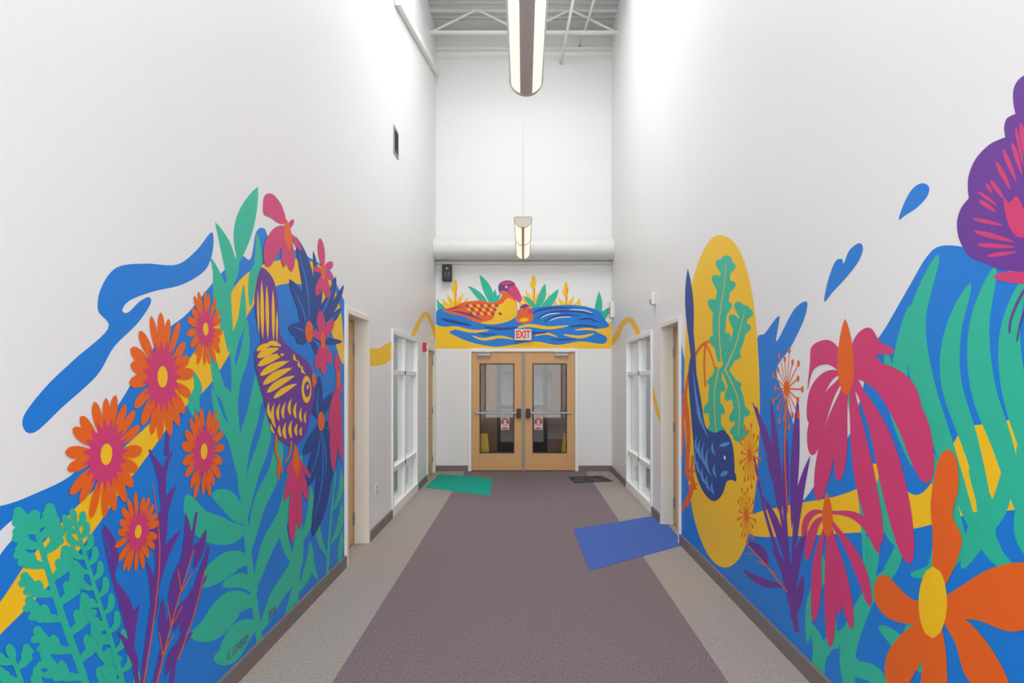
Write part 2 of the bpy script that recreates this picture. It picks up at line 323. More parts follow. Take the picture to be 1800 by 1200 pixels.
REDT=mat('exit_red',(225,40,35),0.5,emis=0.3)
par(textmesh('lettering','EXIT',0.185,REDT,Matrix.Translation((ex,D-0.062,ez))@Matrix.Rotation(math.pi/2,4,'X'),sx=0.68,off=0.035),e)
e=empty('fire_alarm',(XL,10.7,2.15),label='red fire alarm strobe beside the window',cat='fire alarm')
par(boxes('housing',[(XL,XL+0.05,10.64,10.76,2.08,2.22)],RED,0.008),e)
par(boxes('strobe_lens',[(XL+0.05,XL+0.075,10.67,10.73,2.13,2.18)],OFFW,0.01),e)
e=empty('power_outlet',(XL,7.27,0.47),label='white wall power outlet above the baseboard',cat='power outlet')
par(boxes('cover_plate',[(XL,XL+0.008,7.235,7.305,0.42,0.53)],OFFW,0.003),e)
for z in (0.435,0.485): par(boxes('socket',[(XL+0.008,XL+0.012,7.255,7.285,z,z+0.03)],SILV,0.002),e)
e=empty('motion_sensor',(XR,8.2,2.6),label='small off-white wall sensor box above the door',cat='sensor')
par(boxes('housing',[(XR-0.05,XR,8.14,8.26,2.54,2.68)],OFFW,0.01),e)
par(boxes('sensor_lens',[(XR-0.06,XR-0.05,8.17,8.23,2.56,2.61)],SILV,0.004),e)
e=empty('wall_alarm',(XR,11.95,2.86),label='white alarm box near the corner by the mural',cat='alarm')
par(boxes('housing',[(XR-0.07,XR,11.85,12.05,2.72,3.0)],OFFW,0.01),e)
par(boxes('strobe_lens',[(XR-0.085,XR-0.07,11.9,12.0,2.8,2.9)],SILV,0.004),e)
# ---------------------------------------------------------------- mats
def fl(px,py): 
    t=H*F/(py-VY); return ((px-VX)/F*t,t)
def floormat(name,pp,m,label,th=0.003):
    q=[fl(*p) for p in pp]
    v=[(x,y,0.0003) for x,y in q]+[(x,y,th) for x,y in q]; n=len(q)
    f=[tuple(range(n)),tuple(range(n,2*n))]+[(i,(i+1)%n,(i+1)%n+n,i+n) for i in range(n)]
    me=bpy.data.meshes.new(name); me.from_pydata(v,[],f); me.update()
    bm=bmesh.new(); bm.from_mesh(me); bmesh.ops.recalc_face_normals(bm,faces=bm.faces); bm.to_mesh(me); bm.free()
    return mkobj(name,me,mats=[m],label=label,cat='mat')
floormat('floor_mat',[(1008,930),(1160,905),(1204,957),(1036,1003)],mat('mat_blue',(76,104,180),0.95,noise=0.25,nscale=90,bump=0.4,spec=0.15),'blue carpet mat lying askew near the doorway')
floormat('floor_mat',[(773,833),(866,841),(860,871),(748,857)],mat('mat_teal',(28,165,145),0.95,noise=0.2,nscale=90,bump=0.4,spec=0.15),'teal green mat lying askew near the wooden door')
def multimat():
    m=mat('mat_multi',(40,30,40),0.9,noise=0.3,nscale=30); nt=m.node_tree; b=nt.nodes['Principled BSDF']
    n=nt.nodes.new('ShaderNodeTexNoise'); n.inputs['Scale'].default_value=7; r=nt.nodes.new('ShaderNodeValToRGB'); r.color_ramp.interpolation='CONSTANT'
    tc=[q for q in nt.nodes if q.type=='TEX_COORD'][0]; nt.links.new(tc.outputs['Object'],n.inputs['Vector'])
    cs=[(0,(35,30,40)),(0.44,(40,90,60)),(0.5,(40,30,45)),(0.56,(150,50,60)),(0.62,(50,80,130))]
    r.color_ramp.elements[0].color=(*lin(cs[0][1]),1); r.color_ramp.elements[1].position=cs[1][0]; r.color_ramp.elements[1].color=(*lin(cs[1][1]),1)
    for p,c in cs[2:]:
        q=r.color_ramp.elements.new(p); q.color=(*lin(c),1)
    nt.links.new(n.outputs['Fac'],r.inputs[0]); nt.links.new(r.outputs[0],b.inputs['Base Color']); return m
floormat('floor_mat',[(998,838),(1058,836),(1079,846),(1010,849)],multimat(),'dark multicoloured patterned mat beside the double doors')
# ---------------------------------------------------------------- MURALS
CC=dict(B=(0,126,220),N=(12,66,148),T=(38,190,158),Y=(255,200,14),O=(240,102,14),P=(216,58,118),V=(108,52,154),W=(236,236,236),L=(78,156,226),R=(176,44,96),G=(100,215,180))
PM={k:mat('mural_paint_'+k,c,0.5,noise=0.03,nscale=5,bump=0.35,bscale=90) for k,c in CC.items()}
def cr(pts,n=6,closed=True):
    out=[];N=len(pts)
    rng=range(N) if closed else range(N-1)
    g=(lambda i:pts[i%N]) if closed else (lambda i:pts[max(0,min(N-1,i))])
    for i in rng:
        p0,p1,p2,p3=g(i-1),g(i),g(i+1),g(i+2)
        for k in range(n):
            t=k/n
            out.append(tuple(0.5*((2*p1[a])+(-p0[a]+p2[a])*t+(2*p0[a]-5*p1[a]+4*p2[a]-p3[a])*t*t+(-p0[a]+3*p1[a]-3*p2[a]+p3[a])*t**3) for a in (0,1)))
    if not closed: out.append(tuple(pts[-1]))
    return out
def leaf(b,t,w,bend=0.0,p=1.0,q=0.8,n=14):
    dx,dy=t[0]-b[0],t[1]-b[1]; l=math.hypot(dx,dy); nx,ny=-dy/l,dx/l
    A=[];Bq=[]
    for i in range(n+1):
        s=i/n; c=4*s*(1-s)*bend*l
        x=b[0]+dx*s+nx*c; y=b[1]+dy*s+ny*c
        ww=w/2*max(0,math.sin(math.pi*s**p))**q
        A.append((x+nx*ww,y+ny*ww)); Bq.append((x-nx*ww,y-ny*ww))
    return A+Bq[1:-1][::-1]
def along(pts,wf,n=7):
    P=cr(pts,n,False); A=[];Bq=[];N=len(P)-1
    for i,p in enumerate(P):
        a=P[max(0,i-1)];c=P[min(N,i+1)]; dx,dy=c[0]-a[0],c[1]-a[1]; l=math.hypot(dx,dy) or 1
        w=wf(i/N)/2; A.append((p[0]-dy/l*w,p[1]+dx/l*w)); Bq.append((p[0]+dy/l*w,p[1]-dx/l*w))
    return A+Bq[::-1]
def stroke(pts,w0,w1=None,n=6):
    if w1 is None:w1=w0
    return along(pts,lambda s:w0+(w1-w0)*s,n)
def ribbon(pts,w,p=1.0,q=0.7,base=0.0):
    return along(pts,lambda s:max(base*w*(1-s),w*max(0,math.sin(math.pi*min(1,s)**p))**q),9)
def ell(cx,cy,rx,ry,n=28):
    return [(cx+rx*math.cos(2*math.pi*i/n),cy+ry*math.sin(2*math.pi*i/n)) for i in range(n)]
def lobes(segs,n=6):
    out=[]
    for sgm in segs: out+=cr(sgm,n,False)[:-1]
    return out
class Mural:
    def __init__(s,kind,label,base,X,lo,hi):
        s.kind=kind; s.X=X; s.cnt=0; s.lo=lo; s.hi=hi; s.cur=None
        s.root=empty('wall_mural',base,label=label,cat='mural')
    def off(s): s.cnt+=1; return 0.0003+s.cnt*0.000006
    def uv(s,p):
        if s.kind=='back':
            k=F/D; return ((p[0]-VX)/k,H-(p[1]-VY)/k)
        d=(p[0]-VX)/F
        if (s.kind=='left')!=(d<0) or abs(d)<1e-4: return (s.hi,H)
        t=s.X/d; return (t,H-(p[1]-VY)/F*t)
    def begin(s,name): s.end(); s.cur=(name,[],[],[],[])
    def add(s,c,pts,space='px'):
        name,v,f,mi,ms=s.cur
        Q=[s.uv(p) for p in pts] if space=='px' else pts
        o=s.off(); b=len(v); last=None; k=0
        for (a,z) in Q:
            a=max(s.lo,min(s.hi,a)); z=max(0.02,z)
            if last and abs(last[0]-a)+abs(last[1]-z)<1e-5: continue
            last=(a,z)
            if s.kind=='left': v.append((s.X+o,a,z))
            elif s.kind=='right': v.append((s.X-o,a,z))
            else: v.append((a,D-o,z))
            k+=1
        if k<3: del v[b:]; return
        f.append(tuple(range(b,b+k)))
        if c not in ms: ms.append(c)
        mi.append(ms.index(c))
    def sp(s,c,pts,n=6): s.add(c,cr(pts,n))
    def end(s):
        if s.cur and s.cur[2]:
            name,v,f,mi,ms=s.cur
            me=bpy.data.meshes.new(name); me.from_pydata(v,[],f)
            for i,p in enumerate(me.polygons): p.material_index=mi[i]
            me.update(); o=mkobj(name,me,mats=[PM[c] for c in ms]); par(o,s.root)
        s.cur=None
    def daisy(s,px,py,R,n=19):
        s.begin('painted_daisy'); u,z=s.uv((px,py))
        for i in range(n):
            a=2*math.pi*i/n+random.uniform(-.07,.07); r=R*random.uniform(0.94,1.12)
            s.add('O',leaf((u+0.2*R*math.cos(a),z+0.2*R*math.sin(a)),(u+r*math.cos(a),z+r*math.sin(a)),R*random.uniform(.19,.23),p=1.7,q=0.5),'uv')
        s.add('O',ell(u,z,R*0.46,R*0.46),'uv')
        st=[]
        for i in range(n*2):
            a=math.pi*i/n; r=R*(0.62 if i%2==0 else 0.44); st.append((u+r*math.cos(a),z+r*math.sin(a)))
        s.add('P',cr(st,3),'uv'); s.add('Y',ell(u,z,R*0.16,R*0.18),'uv')
    def dandelion(s,px,py,R,n=18,c='O'):
        s.begin('painted_seedhead'); u,z=s.uv((px,py))
        for i in range(n):
            a=2*math.pi*i/n; r=R*(1.0 if i%2 else 0.78)
            s.add(c,stroke([(u,z),(u+r*math.cos(a),z+r*math.sin(a))],R*0.04),'uv')
            s.add(c,ell(u+r*math.cos(a),z+r*math.sin(a),R*0.085,R*0.085,10),'uv')
        s.add(c,ell(u,z,R*0.2,R*0.2),'uv')
    def oak(s,c,path,w,k=4):
        """oak leaf: broad blade with paired rounded lobes angled toward the tip"""
        s.add(c,along(path,lambda q:w*(0.16+0.30*math.sin(math.pi*min(1,q*.9+.08))),8)); P=cr(path,12,False)
        for i in range(k):
            fr=(i+0.6)/(k+0.25); j=int(fr*(len(P)-2)); a=P[j]; b=P[j+1]; th=math.atan2(b[1]-a[1],b[0]-a[0])
            ln=w*0.66*math.sin(math.pi*(0.22+0.6*fr))
            for sg in (-1,1):
                t=th+sg*0.8; s.add(c,leaf(a,(a[0]+ln*math.cos(t)*0.75,a[1]+ln*math.sin(t)*1.5),w*0.34,bend=-sg*0.08,p=1.7,q=0.42,n=12))
        e=P[-1]; a=P[-7]; th=math.atan2(e[1]-a[1],e[0]-a[0]); s.add(c,leaf(a,(e[0]+w*.15*math.cos(th),e[1]+w*.25*math.sin(th)),w*0.42,p=1.4,q=0.45))
    def fern(s,c,path,Lf,n,ang=1.0,sw=8,lw=16,sub=True):
        s.add(c,stroke(path,sw,sw*0.6)); P=cr(path,14,False)
        for i in range(n):
            for sg in (-1,1):
                fr=(i+(0.3 if sg>0 else 0.75))/n; fr=min(fr,0.97)
                k=int(fr*(len(P)-2)); a=P[k];b=P[k+1]; th=math.atan2(b[1]-a[1],b[0]-a[0]); l=Lf(fr)
                t=th+sg*ang; m=(a[0]+l*0.5*math.cos(t+sg*.25),a[1]+l*0.5*math.sin(t+sg*.25)); e=(a[0]+l*math.cos(t-sg*0.15),a[1]+l*math.sin(t-sg*0.15))
                s.add(c,ribbon([a,m,e],lw*0.8,1.4,0.42,0.7))
                if sub and l>38:
                    for g in ((0.3,0.52,0.74) if l>62 else (0.4,0.68)):
                        q=(a[0]+(m[0]-a[0])*2*g,a[1]+(m[1]-a[1])*2*g) if g<.5 else (m[0]+(e[0]-m[0])*(2*g-1),m[1]+(e[1]-m[1])*(2*g-1))
                        for s2 in (-1,1):
                            tt=t+s2*0.6; ll=l*0.36*(1.1-0.4*g); s.add(c,leaf(q,(q[0]+ll*math.cos(tt),q[1]+ll*math.sin(tt)),lw*0.52,p=1.5,q=0.5,n=10))
        th=math.atan2(P[-1][1]-P[-4][1],P[-1][0]-P[-4][0]); s.add(c,leaf(P[-4],(P[-1][0]+20*math.cos(th),P[-1][1]+20*math.sin(th)),lw*.8,p=1.4,q=0.5))
# ------------------------------------------------ LEFT MURAL
M=Mural('left','painted wall mural of daisies, bird, leaves and water',(XL,4.0,0.1),XL,0.9,5.985)
M.begin('painted_water')
top=cr([(-300,925),(-100,903),(0,889),(60,868),(125,835),(160,790),(215,700),(285,590),(330,550),(380,490),(420,450),(440,455),(450,408),(465,402),(478,428),(520,440),(560,462),(580,475),(592,500),(606,530)],6,False)
M.add('B',[M.uv(p) for p in top]+[(5.985,0.02),(1.1,0.02)],'uv')
M.sp('B',[(44,757),(42,730),(80,680),(130,632),(190,577),(172,545),(178,505),(205,470),(255,463),(310,465),(345,440),(372,408),(374,440),(360,475),(320,500),(270,512),(228,528),(215,545),(225,549),(245,530),(262,522),(264,535),(240,570),(200,610),(170,660),(110,715),(65,757)])
M.sp('W',[(-60,1010),(-20,955),(20,915),(48,903),(44,925),(20,950),(0,975),(-40,1040)])
M.begin('painted_sun_band')
M.sp('Y',[(-200,1290),(-60,1130),(0,1058),(50,985),(120,905),(180,845),(215,790),(270,735),(320,650),(375,570),(415,500),(455,468),(510,455),(560,465),(585,500),(600,555),(604,640),(585,590),(565,530),(530,500),(480,505),(440,545),(410,610),(365,680),(315,725),(260,800),(215,860),(170,925),(120,990),(60,1055),(0,1115),(-80,1200),(-180,1330)])
M.begin('painted_tall_leaves')
M.add('T',leaf((420,462),(453,328),34,-0.05)); 
M.add('T',leaf((405,520),(378,390),22,0.08)); M.add('T',leaf((388,590),(369,450),18,0.08))
M.add('T',stroke([(460,1150),(440,1000),(425,850),(413,700),(405,560),(402,480)],12,5))
for pts,w in [([(430,930),(395,935),(350,915),(328,868)],50),([(425,920),(400,880),(372,868)],34),([(440,985),(410,985),(375,1010),(355,1032)],40),([(448,1060),(410,1060),(370,1105),(333,1118)],48),([(454,1095),(425,1110),(400,1150),(375,1158)],42),([(452,1040),(425,1020),(390,1030)],26),
  ([(424,880),(428,790),(446,720),(455,640)],24),([(430,920),(443,840),(466,770),(475,690)],22),([(435,980),(455,890),(485,820),(492,740)],24),([(445,1040),(470,960),(500,900),(510,820)],25),([(415,780),(398,700),(385,680),(368,600)],22),
  ([(412,740),(415,670),(430,620),(434,560)],18),([(420,840),(408,770),(388,740),(372,680)],18),([(408,640),(412,600),(425,560),(428,500)],16),([(402,620),(395,560),(382,530),(376,460)],15),([(440,540),(444,490),(454,460),(452,410)],16),
  ([(458,1110),(485,1050),(520,990),(527,900)],25),([(350,725),(343,700),(348,680),(340,652)],16),([(345,740),(336,715),(336,705),(330,690)],12),([(405,560),(395,520),(412,480),(418,445)],14)]:
    M.add('T',ribbon(pts,w,0.95,0.75))
M.begin('painted_tall_leaves')
M.add('T',stroke([(520,1060),(525,980),(520,900),(530,800)],7,4)); M.add('T',stroke([(575,1015),(580,930),(590,830)],5,3))
for b,t,w,bd in [((522,1000),(500,900),15,-.1),((524,960),(545,850),14,.1),((520,1045),(545,950),15,.1),((577,980),(560,900),10,-.1),((578,960),(600,880),10,.1),((583,900),(598,820),9,.1),((560,1020),(548,960),10,-.1),((595,1000),(602,930),8,.0),((500,1080),(520,1000),14,.1),((450,720),(470,620),14,.1)]:
    M.add('T',leaf(b,t,w,bd))
M.begin('painted_fern')
M.fern('T',[(190,1340),(150,1200),(105,1070),(72,960),(62,915)],lambda f:104-60*f,10,0.85,15,26)
M.fern('T',[(70,1340),(50,1240),(20,1150)],lambda f:70-26*f,5,0.85,12,22)
M.fern('T',[(235,1340),(215,1200),(180,1080),(150,980),(130,912)],lambda f:54-26*f,14,0.8,10,16,False)
M.begin('painted_purple_plant')
for pth in ([(243,1215),(225,1110),(195,1000),(180,930)],[(248,1215),(265,1080),(290,930),(285,850),(262,790)],[(268,1215),(300,1080),(330,980),(345,900)],[(300,1215),(310,1140),(345,1060),(365,960)],[(292,800),(296,740)]):
    M.add('V',stroke(pth,9,4))
for b,t,w,bd in [((200,1010),(180,920),14,.1),((230,1120),(200,1020),14,.1),((235,1150),(245,1060),14,-.1),((276,1020),(255,900),18,.1),((285,980),(310,850),16,-.1),((275,1050),(318,930),16,-.1),((262,1110),(255,985),14,.1),((300,1090),(350,950),18,-.1),((305,1110),(350,1040),18,-.1),((285,1150),(285,1050),14,.0),((320,1130),(365,1010),18,-.1),((290,1190),(340,1110),16,-.1),((240,1190),(205,1110),15,.1),((310,1010),(325,900),14,.1),((340,1000),(362,930),14,0),((285,880),(263,795),14,.1),((288,900),(304,790),10,-.1),((330,1080),(368,960),12,0)]:
    M.add('V',leaf(b,t,w,bd))
for pth in ([(252,1200),(272,1070),(280,960),(268,850)],[(275,1200),(305,1080),(340,965)],[(312,1160),(340,1080),(360,1000)]): M.add('O',stroke(pth,2.5,1.5))
for a in [(285,1150),(300,1100),(318,1040)]: M.add('O',stroke([a,(a[0]+20,a[1]-35)],2,1.5)); M.add('O',stroke([a,(a[0]-6,a[1]-40)],2,1.5))
for d in ((361,578,.178),(285,662,.26),(358,793,.22),(242,934,.15),(186,798,.224)): 
    M.daisy(*d)
M.begin('painted_navy_flower')
for t,w in [((519,415),22),((533,470),18),((590,485),14),((604,500),12),((508,490),20),((507,575),26),((520,600),22),((560,470),12),((600,540),14),((575,520),16),((525,540),18),((550,440),10),((602,600),12),((580,640),12)]:
    M.add('N',leaf((543,590),t,w,0.06,p=1.25,q=.7))
for t in ((522,440),(512,505),(514,575),(586,500),(598,545),(575,525)): M.add('B',leaf((541,585),t,2.2,0.06))
M.add('O',ell(543,583,7,19))
M.begin('painted_navy_flower')
for t,w in [((548,945),26),((575,860),20),((532,800),20),((560,660),20),((585,690),14),((545,690),16),((598,760),14),((535,860),22),((590,820),12),((556,880),18)]:
    M.add('N',leaf((563,740),t,w,-0.06,p=1.25,q=.7))
for t in ((549,920),(570,845),(560,680),(538,850),(592,760)): M.add('B',leaf((563,750),t,2.2,-0.06))
M.add('O',ell(564,740,6,17))
M.begin('painted_pink_flower')
M.sp('P',[(463,350),(468,341),(480,342),(495,362),(502,390),(490,392),(475,382),(463,375)])
M.sp('P',[(500,398),(480,402),(464,430),(464,462),(474,468),(488,445),(500,425)])
for t,w in [((512,478),16),((530,440),9),((498,470),14),((515,385),8)]: M.add('P',leaf((505,405),t,w,0.0,p=1.4,q=.6))
M.add('O',leaf((508,440),(503,385),13))
M.begin('painted_pink_flower')
for t,w in [((562,418),12),((584,460),13),((585,490),12),((577,525),12),((556,520),12),((550,470),10)]: M.add('P',leaf((568,478),t,w,0,p=1.4,q=.6))
M.add('O',ell(568,478,4,13))
M.begin('painted_pink_flower')
for t,w in [((562,545),14),((585,560),14),((580,640),14),((556,650),14),((549,580),12),((568,660),12)]: M.add('P',leaf((567,600),t,w,0,p=1.4,q=.6))
M.add('O',ell(567,598,4,15))
M.begin('painted_pink_flower')
for t,w in [((586,830),14),((600,810),12),((594,760),14),((580,760),12),((601,690),8),((590,620),10)]: M.add('P',leaf((594,670),t,w,0.02,p=1.3,q=.6))
M.add('O',ell(594,665,3.5,15))
M.begin('painted_pink_flower')
for t,w in [((512,955),16),((540,880),12),((500,880),12),((527,930),12),((545,840),8),((503,830),9)]: M.add('P',leaf((520,800),t,w,0,p=1.5,q=.6))
M.add('O',leaf((522,840),(518,780),12))
M.begin('painted_bird')
M.sp('V',[(455,478),(463,471),(480,492),(488,530),(491,585),(510,612),(540,635),(552,665),(553,695),(545,730),(536,765),(516,782),(492,774),(474,745),(462,700),(450,655),(447,620),(458,598),(450,560),(447,520)])
M.add('Y',leaf((461,596),(459,492),6.5)); M.add('Y',leaf((470,597),(468,500),6)); M.add('Y',leaf((480,600),(479,508),5.5)); M.add('Y',leaf((486,602),(486,545),3.5)); M.add('Y',leaf((454,590),(452,510),3.5))
for b,t,w in [((478,604),(450,616),10),((490,612),(451,628),13),((500,622),(452,643),13),((508,634),(456,660),13),((514,646),(461,676),13),((518,660),(468,690),12),((522,674),(480,700),10),((494,608),(470,602),9)]:
    M.add('Y',leaf(b,t,w,0.05,p=1.3,q=.6))
for (x,y) in [(500,630),(508,642),(512,655),(490,622)]: M.add('V',leaf((x,y-8),(x+5,y+6),4,0.2))
for b,t,w in [((472,706),(478,738),5),((482,708),(484,752),5),((492,708),(490,740),4.5),((491,746),(494,768),4.5),((502,706),(498,736),4.5),((502,742),(502,772),5),((512,700),(510,730),4.5),((513,738),(512,770),5),((521,706),(520,736),4.5),((522,744),(521,766),4.5),((530,716),(530,742),4),((476,744),(482,762),3.5),((538,722),(537,744),3),((530,750),(529,766),3.5)]:
    M.add('Y',leaf(b,t,w*1.15,0.12,p=1.3,q=.6))
for (x,y) in [(528,640),(534,650),(520,628)]: M.add('Y',leaf((x-3,y-7),(x+3,y+7),4.5,0.25))
M.add('Y',ell(538,684,8.5,24)); M.add('V',ell(539,684,5.5,14)); M.add('Y',ell(540,680,2,4))
M.sp('O',[(548,655),(556,668),(550,680)])
M.add('O',stroke([(485,765),(484,790),(492,815)],4)); M.add('O',leaf((490,805),(489,845),6)); M.add('O',leaf((490,805),(496,835),4)); M.add('O',stroke([(512,775),(508,800),(500,812)],3))
M.end()
RM=Matrix(((0,0,1,0),(1,0,0,0),(0,1,0,0),(0,0,0,1)))
t=textmesh('signature','C. LOVEJOY',0.066,PM['V'],Matrix.Translation((XL+0.0035,3.755,0.178))@RM,extr=0.0,sx=0.8,off=-0.004); par(t,M.root)
t=textmesh('signature','2024',0.075,PM['V'],Matrix.Translation((XL+0.0035,4.26,0.19))@RM,extr=0.0,sx=0.9,off=-0.004); par(t,M.root)
M=Mural('left','painted yellow wave stripe between doorway and window',(XL,7.5,1.8),XL,6.92,8.11)
M.begin('painted_wave')
M.sp('Y',[(640,614),(665,612),(676,606),(688,600),(700,598),(700,632),(688,632),(676,640),(662,643),(640,640)])
M.end()
M=Mural('left','painted yellow wave stripe rising to the corner',(XL,10.7,2.3),XL,9.4,12.24)
M.begin('painted_wave')
M.add('Y',stroke([(724,594),(737,566),(748,551),(758,566),(768,596)],8,6)); M.end()
# ------------------------------------------------ RIGHT MURAL
M=Mural('right','painted wall mural of coneflowers, blue bird, butterfly and water',(XR,4.0,0.1),XR,0.9,6.825)
M.begin('painted_water')
top=cr([(1400,700),(1410,760),(1450,800),(1490,770),(1515,690),(1530,620),(1560,570),(1600,500),(1630,450),(1655,432),(1700,436),(1745,460),(1800,490),(1900,520),(2300,600)],6,False)
M.add('B',[M.uv(p) for p in top]+[(1.0,H),(1.0,0.02),M.uv((1400,1150))],'uv')
M.sp('W',[(1395,690),(1440,650),(1480,690),(1470,770),(1445,830),(1410,880),(1390,860),(1405,780)])
M.add('B',[M.uv(p) for p in cr([(1600,928),(1500,935),(1400,942),(1330,930),(1230,850),(1215,700),(1197,600)],5,False)]+[(6.825,0.02),(3.0,0.02)],'uv')
M.sp('B',[(1330,600),(1345,585),(1370,555),(1365,600),(1395,545),(1418,530),(1414,560),(1390,610),(1365,650),(1380,700),(1400,770),(1390,830),(1410,900),(1330,930),(1325,700)])
M.sp('B',[(1580,386),(1588,360),(1603,333),(1620,322),(1633,328),(1630,345),(1612,365),(1592,378)])
M.sp('B',[(1449,530),(1455,495),(1468,460),(1480,455),(1483,463),(1493,440),(1510,427),(1517,436),(1510,458),(1490,485),(1465,512)])
M.begin('painted_sun_band')
M.sp('Y',[(1322,905),(1400,885),(1470,872),(1520,850),(1535,815),(1560,830),(1610,870),(1650,830),(1690,757),(1730,745),(1800,730),(2000,650),(2500,500),(2500,760),(1950,860),(1800,893),(1700,905),(1600,930),(1500,936),(1400,942),(1322,940)])
M.begin('painted_sun')
M.sp('Y',[(1267,413),(1300,440),(1323,520),(1334,640),(1335,760),(1326,880),(1308,965),(1278,997),(1245,975),(1218,900),(1205,780),(1203,650),(1212,520),(1238,437)])
M.begin('painted_tall_leaves')
for pts,w in [([(1700,980),(1660,860),(1605,760),(1582,650),(1600,535)],34),([(1715,940),(1665,800),(1622,670),(1612,560),(1650,446)],40),([(1740,900),(1706,780),(1672,670),(1676,580),(1706,498)],36),
   ([(1800,920),(1765,790),(1728,680),(1722,570),(1750,468)],44),([(1850,900),(1812,790),(1782,680),(1776,580),(1800,490)],44),([(1900,900),(1860,760),(1850,600),(1880,500)],60),([(1605,820),(1575,730),(1568,670),(1556,615)],20),
   ([(1575,960),(1550,890),(1560,820),(1555,770)],26),([(1690,1000),(1730,930),(1760,880),(1775,800)],34),([(1500,1240),(1490,1150),(1520,1060),(1560,1000)],30),([(1430,1200),(1450,1140),(1490,1110),(1505,1070)],24),
   ([(1480,1260),(1440,1200),(1440,1140),(1425,1095)],24),([(1640,1180),(1600,1160),(1570,1120),(1545,1100)],26),([(1560,1260),(1540,1190),(1500,1170),(1480,1120)],30),([(1790,1010),(1740,960),(1730,880),(1705,820)],32),([(1840,1010),(1800,940),(1806,860),(1790,780)],34),([(1560,1060),(1530,1020),(1535,970),(1515,940)],22),([(1530,1060),(1560,1010),(1575,980),(1590,930)],22),([(1700,960),(1660,950),(1640,1000),(1600,1010)],26),([(1420,1130),(1425,1060),(1445,1010),(1440,960)],16)]:
    M.add('T',ribbon(pts,w,0.95,0.6))
M.add('T',stroke([(1540,1260),(1610,1080),(1690,970),(1715,900)],16,12)); M.add('T',stroke([(1470,1140),(1463,1040),(1458,930)],9,6)); M.add('T',stroke([(1850,1160),(1760,980),(1720,880)],20,10))
M.add('T',stroke([(1480,1220),(1520,1050),(1510,850),(1492,690)],8,6))
M.begin('painted_oak_branch')
M.add('O',stroke([(1197,800),(1205,690),(1222,625),(1245,600),(1262,618),(1275,640)],6,4)); M.add('O',stroke([(1240,602),(1238,640),(1240,680)],4,3)); M.add('O',stroke([(1197,900),(1215,860),(1225,850)],5,4)); M.add('O',stroke([(1203,690),(1210,760),(1208,830),(1218,850),(1207,890)],8,6))
M.add('O',stroke([(1218,800),(1216,830),(1222,860)],5,5)); M.add('O',stroke([(1240,602),(1255,640),(1262,700)],3,2))
for pth,w,k in [([(1268,635),(1264,570),(1272,510),(1277,462)],54,4),([(1272,655),(1292,610),(1302,575),(1309,548)],50,3),([(1264,645),(1256,690),(1258,750),(1264,800)],48,4),([(1275,650),(1294,690),(1300,725),(1298,765)],46,3)]:
    M.oak('T',pth,w,k); M.add('Y',stroke(pth,1.8,0.8))
M.begin('painted_blue_bird')
M.add('N',leaf((1216,625),(1209,472),15,0.0,p=1.2)); M.add('N',leaf((1226,700),(1206,500),10,0.0,p=1.2))
M.sp('N',[(1215,625),(1223,650),(1232,700),(1240,748),(1256,760),(1272,756),(1286,775),(1291,810),(1290,840),(1278,846),(1270,868),(1258,880),(1246,876),(1232,856),(1222,825),(1219,780),(1214,720),(1210,660)])
for i in range(5): M.add('L',leaf((1229+i*4,745+i*6),(1218+i*1.5,650+i*18),2.8))
for b,t in [((1226,765),(1230,800)),((1232,770),(1237,812)),((1239,775),(1245,825)),((1247,785),(1252,838)),((1228,806),(1234,836)),((1236,820),(1242,852)),((1244,832),(1250,864)),((1253,845),(1257,870)),((1224,790),(1228,822)),((1254,775),(1258,800)),((1258,812),(1260,840))]: M.add('L',leaf(b,t,4.2,0.15,p=1.3))
M.add('L',leaf((1264,784),(1284,778),7)); M.add('L',leaf((1266,836),(1280,828),8)); M.add('N',ell(1273,806,3,6)); M.add('W',ell(1274,804,1.8,3.5))
M.add('N',leaf((1280,822),(1294,846),12))
M.add('O',stroke([(1225,860),(1216,850),(1212,858)],3)); M.add('O',stroke([(1224,830),(1214,824),(1211,832)],3))
M.begin('painted_purple_plant')
for pth in ([(1400,1110),(1385,980),(1365,860),(1330,715)],[(1400,1110),(1395,980),(1400,860),(1402,700)],[(1402,1110),(1375,1000),(1345,900),(1325,800)],[(1395,1090),(1380,900),(1380,740)]): M.add('V',stroke(pth,8,3))
for b,t,w,bd in [((1368,900),(1322,705),14,.05),((1375,900),(1355,700),12,.0),((1392,930),(1403,695),15,.0),((1400,960),(1425,800),14,-.05),((1385,1000),(1340,870),14,.05),((1398,1050),(1420,930),16,-.08),((1390,1050),(1355,960),14,.08),((1380,930),(1382,760),12,0),((1360,850),(1348,770),10,0),((1350,1000),(1310,950),16,.15),((1385,1030),(1305,1000),14,-.1),((1398,1085),(1412,1010),14,0)]: M.add('V',leaf(b,t,w,bd))
M.add('O',stroke([(1384,1040),(1340,985),(1310,955)],2.5,1.5))
for x in (1365,1345,1325): M.add('O',stroke([(x,1010-(1365-x)*.9),(x-14,1000-(1365-x)*.7)],2,1.5))
M.dandelion(1383,683,0.23); M.add('O',stroke([(1383,700),(1380,800),(1385,900)],3,2)); M.dandelion(1318,800,0.215); M.dandelion(1312,905,0.19)
M.begin('painted_pink_coneflower')
M.sp('P',[(1482,655),(1455,640),(1430,650),(1420,685),(1424,640),(1428,608),(1455,597),(1475,612),(1487,640)])
M.sp('P',[(1490,640),(1500,600),(1515,580),(1532,577),(1548,600),(1570,612),(1568,622),(1540,625),(1560,650),(1530,655),(1500,665)])
